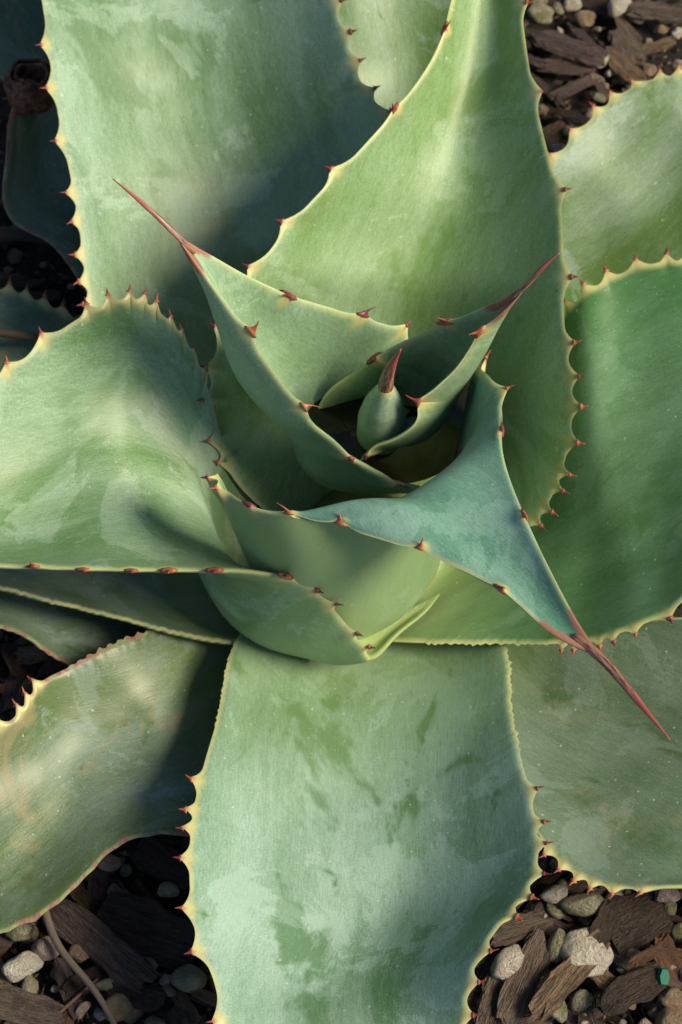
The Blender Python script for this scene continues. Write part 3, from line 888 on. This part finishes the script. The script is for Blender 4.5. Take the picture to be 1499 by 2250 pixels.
def put(name, me, p, size, rot, label, cat, group=None, z=None, tone=None):
    o = bpy.data.objects.new(name, me)
    COL.objects.link(o)
    o.scale = size if isinstance(size, tuple) else (size,) * 3
    o.rotation_euler = rot
    o.location = (p[0], p[1], p[2] if z is None else z)
    o.color = (*(tone or random.choice(list(TONES.values()))), 1)
    tag(o, label, cat, group)
    return o


def px_dir(p0, p1, z):
    a, b = at(*p0, z), at(*p1, z)
    d = b - a
    return (a + b) / 2, float(np.linalg.norm(d)), math.atan2(d[1], d[0])


def chip_px(p0, p1, width, me_i, label, z=.012, tilt=(0, 0), flat=1.0, group=None):
    c, Ln, ang = px_dir(p0, p1, z)
    me = CHIPS[me_i]; wy = me.dimensions_y if hasattr(me, "dimensions_y") else max(v.co.y for v in me.vertices) - min(v.co.y for v in me.vertices)
    s = (Ln, width / 4000 * 1.08 / wy, Ln * flat)
    taken.append((c[0], c[1], width / 4000 * .6 + Ln * .18))
    tone = "tan" if "tan " in label else "dark brown" if ("dark" in label or "black" in label) else "purplish" if ("purpl" in label or "rosy" in label or "lilac" in label) else "reddish" if "reddish" in label else "grey-brown"
    return put("bark_chip", me, c, s, (tilt[0], tilt[1], ang), label, "bark chip", group or "bark chips in the mulch", tone=TONES[tone])


def peb_px(x, y, d, kind, i, label, z=.012, rz=0.0, asp=1.0, group=None):
    c = at(x, y, z); s = d / 4000 * 1.1
    taken.append((c[0], c[1], s * .5))
    return put("pebble", PEBS[kind][i], c, (s, s * asp, s), (random.uniform(-.3, .3), random.uniform(-.3, .3), rz), label, "pebble", group or "pebbles in the mulch")


# bottom right bed
peb_px(1290, 2093, 108, 0, 0, "largest white pebble, cracked and chalky, beside a tan bark chip", .016, .1, 1.1)
peb_px(1220, 2208, 72, 2, 1, "oval cream pebble with green algae beside the large white pebble", .014, 1.9, .8)
peb_px(1118, 2115, 82, 0, 2, "smooth egg-shaped white pebble beside the blue leaf edge", .014, .9, .7)
peb_px(1225, 2077, 68, 2, 3, "oval pale pebble with mossy stain above a tan bark chip", .014, 1.2, .75)
peb_px(1220, 1965, 58, 0, 4, "rough white pebble just under the leaf edge", .014, .3, 1.0)
peb_px(1280, 1990, 90, 2, 0, "flat white pebble with yellow-green moss on one side", .013, .1, .7)
peb_px(1316, 2125, 40, 1, 1, "small pinkish pebble resting against the tan bark chip", .01)
peb_px(1480, 2195, 60, 3, 2, "brown rough pebble beside a dark bark chip", .012)
peb_px(1480, 2240, 70, 3, 3, "orange-brown pebble at the foot of the brown rough pebble", .012)
peb_px(1465, 1965, 55, 1, 4, "pinkish pebble under the dull grey-green leaf", .012)
chip_px((1180, 2225), (1312, 2070), 62, 0, "tan fibrous bark chip lying beside the white pebble", .020, (.15, .05), .9)
chip_px((1110, 2240), (1195, 2055), 70, 1, "long grey bark chip leaning beside the egg-shaped pebble", .014, (.2, 0), .8)
chip_px((1330, 2210), (1450, 2140), 75, 2, "dark charcoal bark chip next to the large white pebble", .018, (-.1, .1))
chip_px((1075, 2060), (1200, 2020), 60, 3, "brown bark chip tucked under the blue leaf edge", .014, (.2, .05))
chip_px((1310, 2075), (1345, 1985), 50, 4, "dark upright bark sliver beside the mossy pebble", .018, (.2, .2))
chip_px((1345, 2050), (1450, 1990), 130, 5, "broad flat dark bark slab under the dull leaf", .010, (.05, .05), .6)
chip_px((1300, 2130), (1370, 2185), 45, 6, "small orange-tan bark piece between stones", .012, (.1, 0))
chip_px((1060, 2250), (1090, 2150), 50, 7, "brown bark chip beside the curved blue leaf edge", .012, (.1, .1))
chip_px((1390, 2120), (1460, 2075), 26, 8, "thin reddish bark splinter", .02, (.1, .1))
# top right bed
peb_px(1188, 32, 68, 2, 2, "round yellow-cream pebble beside the upright leaf", .012, .4, 1.0)
peb_px(1360, 12, 66, 0, 3, "cream rounded pebble in the back bed", .012, .6, 1.0)
peb_px(1285, 42, 56, 3, 0, "ochre pebble half buried beside a bark chip", .008, .2, .9)
peb_px(1226, 328, 42, 1, 0, "white-pink pebble touching the mottled leaf", .012)
peb_px(1255, 290, 40, 2, 4, "small yellowish pebble next to the mottled leaf", .01)
peb_px(1490, 145, 40, 1, 2, "pale lilac pebble beside the mottled leaf's edge", .012)
peb_px(1455, 65, 30, 3, 3, "small yellow-tan pebble in the back bed", .012)
peb_px(1318, 215, 34, 2, 1, "tiny mossy pebble in the back bed", .012)
chip_px((1180, 85), (1320, 125), 70, 9, "rosy grey bark chip with torn end in the back bed", .016, (.15, 0))
chip_px((1215, 215), (1305, 172), 34, 10, "narrow lilac-grey bark splinter in the back bed", .014, (.1, 0))
chip_px((1190, 145), (1300, 150), 45, 11, "brown bark chip beneath the rosy grey chip", .010, (.1, 0))
chip_px((1390, 20), (1520, 35), 60, 0, "grey-brown bark slab at the back of the bed", .012, (.1, 0))
chip_px((1235, 245), (1290, 270), 34, 2, "slate dark bark piece near the mottled leaf", .012, (.1, 0))
# bottom left bed
chip_px((120, 1995), (330, 2160), 80, 1, "long purplish-brown bark chip beside the curled old leaf", .018, (.25, .05), .7)
chip_px((230, 2010), (430, 2080), 130, 5, "wide dark bark slab in the leaf's shade", .012, (.1, .05), .6)
chip_px((300, 1860), (410, 1930), 80, 3, "dark bark chip in deep shade between two leaves", .012, (.1, .1))
chip_px((-20, 2195), (125, 2230), 75, 4, "weathered grey bark chip beside a thin stem", .016, (.15, 0), .8)
chip_px((250, 2170), (350, 2200), 60, 7, "blackish bark chip under the long purplish chip", .012, (.1, .1))
peb_px(50, 2122, 84, 0, 1, "cream-grey pebble with a flat top beside the thin stem", .015, .6, .75)
peb_px(105, 2083, 58, 1, 3, "pink-grey pebble near the old leaf's rusty margin", .014)
peb_px(65, 2172, 52, 2, 3, "greenish pebble under the cream-grey pebble", .013, 1.5, .8)
peb_px(175, 2090, 48, 3, 1, "tan pebble between the thin stem and the long chip", .014)
peb_px(235, 2165, 48, 2, 0, "mossy yellow pebble under the long chip", .012, .1, .7)
peb_px(180, 2218, 42, 1, 4, "small pinkish pebble crossed by a root", .012, .8, .8)
peb_px(45, 2045, 60, 2, 2, "yellow-green pebble tucked under the old leaf", .012, .1, .8)
peb_px(260, 2215, 60, 3, 4, "rough brown lump beside the thin stem", .014)
peb_px(415, 2150, 70, 2, 4, "dim mossy stone in the shade of the blue leaf", .012)
peb_px(238, 1895, 50, 1, 0, "dim pale pebble under the old leaf", .012)
peb_px(370, 1955, 46, 2, 1, "dim greenish pebble in the shaded gap", .012)

# random fill, only where the bed can be seen between the leaves (and a little beyond)
zones = [((1120, 1499, -60, 380), 46, 60, "in the bed behind the mottled leaf"), ((-60, 500, 1830, 2300), 66, 80, "in the bed between the aged leaf and the blue leaf"),
         ((1010, 1560, 1860, 2300), 66, 115, "in the bed below the watermarked leaf"), ((-60, 210, 430, 840), 22, 12, "in the dark gap below the scarred leaf"),
         ((-60, 180, 1370, 1620), 18, 10, "in the dark gap below the grey weathered leaf")]
LAND = [((1290, 2093), "the largest white pebble"), ((1118, 2115), "the egg-shaped white pebble"), ((1225, 2077), "the oval mossy pebble"), ((1280, 1990), "the flat mossy white pebble"),
        ((1245, 2150), "the tan fibrous chip"), ((1150, 2150), "the long grey chip"), ((1390, 2175), "the charcoal bark chip"), ((1400, 2020), "the broad dark slab"), ((1480, 2195), "the rough brown pebble"),
        ((1456, 2146), "the green glass shard"), ((1080, 2210), "the curved blue leaf edge"), ((1188, 32), "the yellow-cream pebble"), ((1360, 12), "the cream rounded pebble"), ((1250, 105), "the rosy grey chip"),
        ((1260, 193), "the lilac-grey splinter"), ((1455, 30), "the grey-brown slab"), ((1226, 328), "the white-pink pebble"), ((1490, 145), "the pale lilac pebble"), ((230, 2080), "the long purplish chip"),
        ((330, 2045), "the wide shaded slab"), ((355, 1895), "the chip in deepest shade"), ((50, 2212), "the weathered grey chip"), ((50, 2122), "the cream-grey pebble"), ((105, 2083), "the pink-grey pebble"),
        ((195, 2160), "the thin dry stem"), ((415, 2150), "the dim mossy stone"), ((260, 2215), "the rough brown lump"), ((238, 1895), "the dim pale pebble")]
LAND = [(at(x, y, .01), ph) for (x, y), ph in LAND]


def near(p, where):
    d, ph = min(((p[0] - q[0]) ** 2 + (p[1] - q[1]) ** 2, ph) for q, ph in LAND)
    return "beside " + ph if d < .035 ** 2 else where


KINDS = ["chalky white", "pinkish", "greenish", "tan"]


def free(p, r):
    return all((p[0] - a) ** 2 + (p[1] - b) ** 2 > (r + c) ** 2 * .55 for a, b, c in taken)


for (x0, x1, y0, y1), nc, npb, where in zones:
    for k in range(nc):
        for _ in range(12):
            p = at(random.uniform(x0, x1), random.uniform(y0, y1), .006); Ln = random.uniform(.012, .04)
            if free(p, Ln * .25): break
        taken.append((p[0], p[1], Ln * .2))
        tn = random.choice(list(TONES))
        s = (Ln, Ln * random.uniform(.7, 1.3), Ln * random.uniform(.7, 1.3))
        put("bark_chip", random.choice(CHIPS), p, s, (random.uniform(-.4, .4), random.uniform(-.35, .35), random.uniform(0, 6.28)),
            ("short " if Ln < .022 else "middling " if Ln < .032 else "long ") + tn + " bark chip " + near(p, where), "bark chip", "bark chips in the mulch", z=random.uniform(.002, .009), tone=TONES[tn])
    for k in range(npb):
        s = random.choice((.005, .006, .007, .008, .010, .012, .014))
        for _ in range(12):
            p = at(random.uniform(x0, x1), random.uniform(y0, y1), .006)
            if free(p, s * .6): break
        taken.append((p[0], p[1], s * .5))
        m = random.choice((0, 0, 1, 1, 2, 2, 3, 3))
        put("pebble", random.choice(PEBS[m]), p, s, (random.uniform(-.5, .5), random.uniform(-.5, .5), random.uniform(0, 6.28)),
            ("tiny " if s < .0065 else "small " if s < .009 else "medium ") + KINDS[m] + " pebble " + near(p, where), "pebble", "pebbles in the mulch", z=s * .25 + random.uniform(0, .004))


# fine crumbs of bark and grit that nobody could count
def build_crumbs():
    V, F = [], []
    for k in range(16000):
        x, y = random.uniform(-.5, .5), random.uniform(-.55, .6)
        r = random.uniform(.0006, .0022); ln = r * random.uniform(1, 3.2); a = random.uniform(0, 6.28)
        c = Vector((x, y, .006 * noise.noise(Vector((x * 14, y * 14, 0))) - .003 + random.uniform(0, .003)))
        ex = Vector((math.cos(a), math.sin(a), random.uniform(-.5, .5))) * ln; ey = Vector((-math.sin(a), math.cos(a), 0)) * r
        ez = Vector((0, 0, r)); b = len(V)
        V += [c + ex, c + ey, c - ex, c - ey, c + ez, c - ez]
        for i in range(4):
            j = (i + 1) % 4
            F += [(b + i, b + j, b + 4), (b + j, b + i, b + 5)]
    me = bpy.data.meshes.new("mulch_crumbs"); me.from_pydata(V, [], F)
    N = NT("crumbs")
    tc = N.n("ShaderNodeTexCoord").outputs["Object"]
    n1 = N.noise(tc, 300, 2, .6)
    N.L(N.mix(N.ramp(n1, .35, .7), (0.02, 0.014, 0.012), (0.17, 0.12, 0.08)), N.bsdf.inputs["Base Color"])
    N.bsdf.inputs["Roughness"].default_value = 0.9
    tag(link("mulch_crumbs", me, N.m), "fine dark crumbs of bark and grit over the soil", "mulch", kind="stuff")


build_crumbs()


# stems and twigs lying on the bed
def twig(pts, rad, label, color):
    P = [at(*p) for p in pts]; o0 = P[0]
    N = NT("dry_twig")
    uv = N.n("ShaderNodeUVMap", uv_map="leaf").outputs[0]
    ns = N.noise(N.mapping(uv, (0, 0, 0), (1, .1, 1)), 700, 3, .6)
    N.L(N.mix(ns, tuple(c * .5 for c in color), color), N.bsdf.inputs["Base Color"]); N.bsdf.inputs["Roughness"].default_value = .8
    N.bump(ns, .5, .0006)
    R = [rad * (1 - .35 * i / (len(P) - 1)) for i in range(len(P))]
    o = tube("twig", P, R, N.m, None, o0, .75, 8, 0, 40)
    o.location = o0
    tag(o, label, "twig", "twigs on the mulch")


twig([(95, 1990, .028), (130, 2080, .026), (195, 2160, .024), (235, 2220, .020), (270, 2290, .014)], .0024, "thin grey dry stem running across the pebbles by the long chip", (.15, .115, .095))
twig([(120, 2235, .012), (170, 2190, .014), (215, 2150, .012)], .0011, "hair-thin root crossing under the dry stem", (.16, .09, .06))
twig([(-40, 725, .05), (40, 735, .045), (110, 748, .03)], .0035, "dark dry twig lying over the low shaded leaf", (.05, .035, .025))
twig([(-40, 520, .02), (40, 515, .02), (130, 530, .012)], .006, "dark woody stick on the soil in the shaded gap", (.09, .07, .06))


# a shard of green glass
def build_shard():
    N = NT("green_glass")
    N.bsdf.inputs["Base Color"].default_value = (0.008, 0.11, 0.075, 1)
    N.bsdf.inputs["Roughness"].default_value = 0.6
    N.bsdf.inputs["Specular IOR Level"].default_value = 0.2
    bm = bmesh.new()
    out = [(-.0045, -.006), (.002, -.0075), (.005, -.001), (.0035, .006), (-.002, .0072), (-.005, .001)]
    lo = [bm.verts.new((x, y, 0)) for x, y in out]; hi = [bm.verts.new((x * .8, y * .8, .004)) for x, y in out]
    bm.faces.new(lo[::-1]); bm.faces.new(hi)
    for i in range(6): bm.faces.new((lo[i], lo[(i + 1) % 6], hi[(i + 1) % 6], hi[i]))
    me = bpy.data.meshes.new("glass_shard"); bm.to_mesh(me); bm.free()
    o = link("glass_shard", me, N.m); o.location = at(1456, 2146, .016); o.rotation_euler = (.4, .3, .2); o.scale = (.75, .75, .75)
    tag(o, "tiny emerald green glass shard beside a dark bark chip", "glass shard")


build_shard()
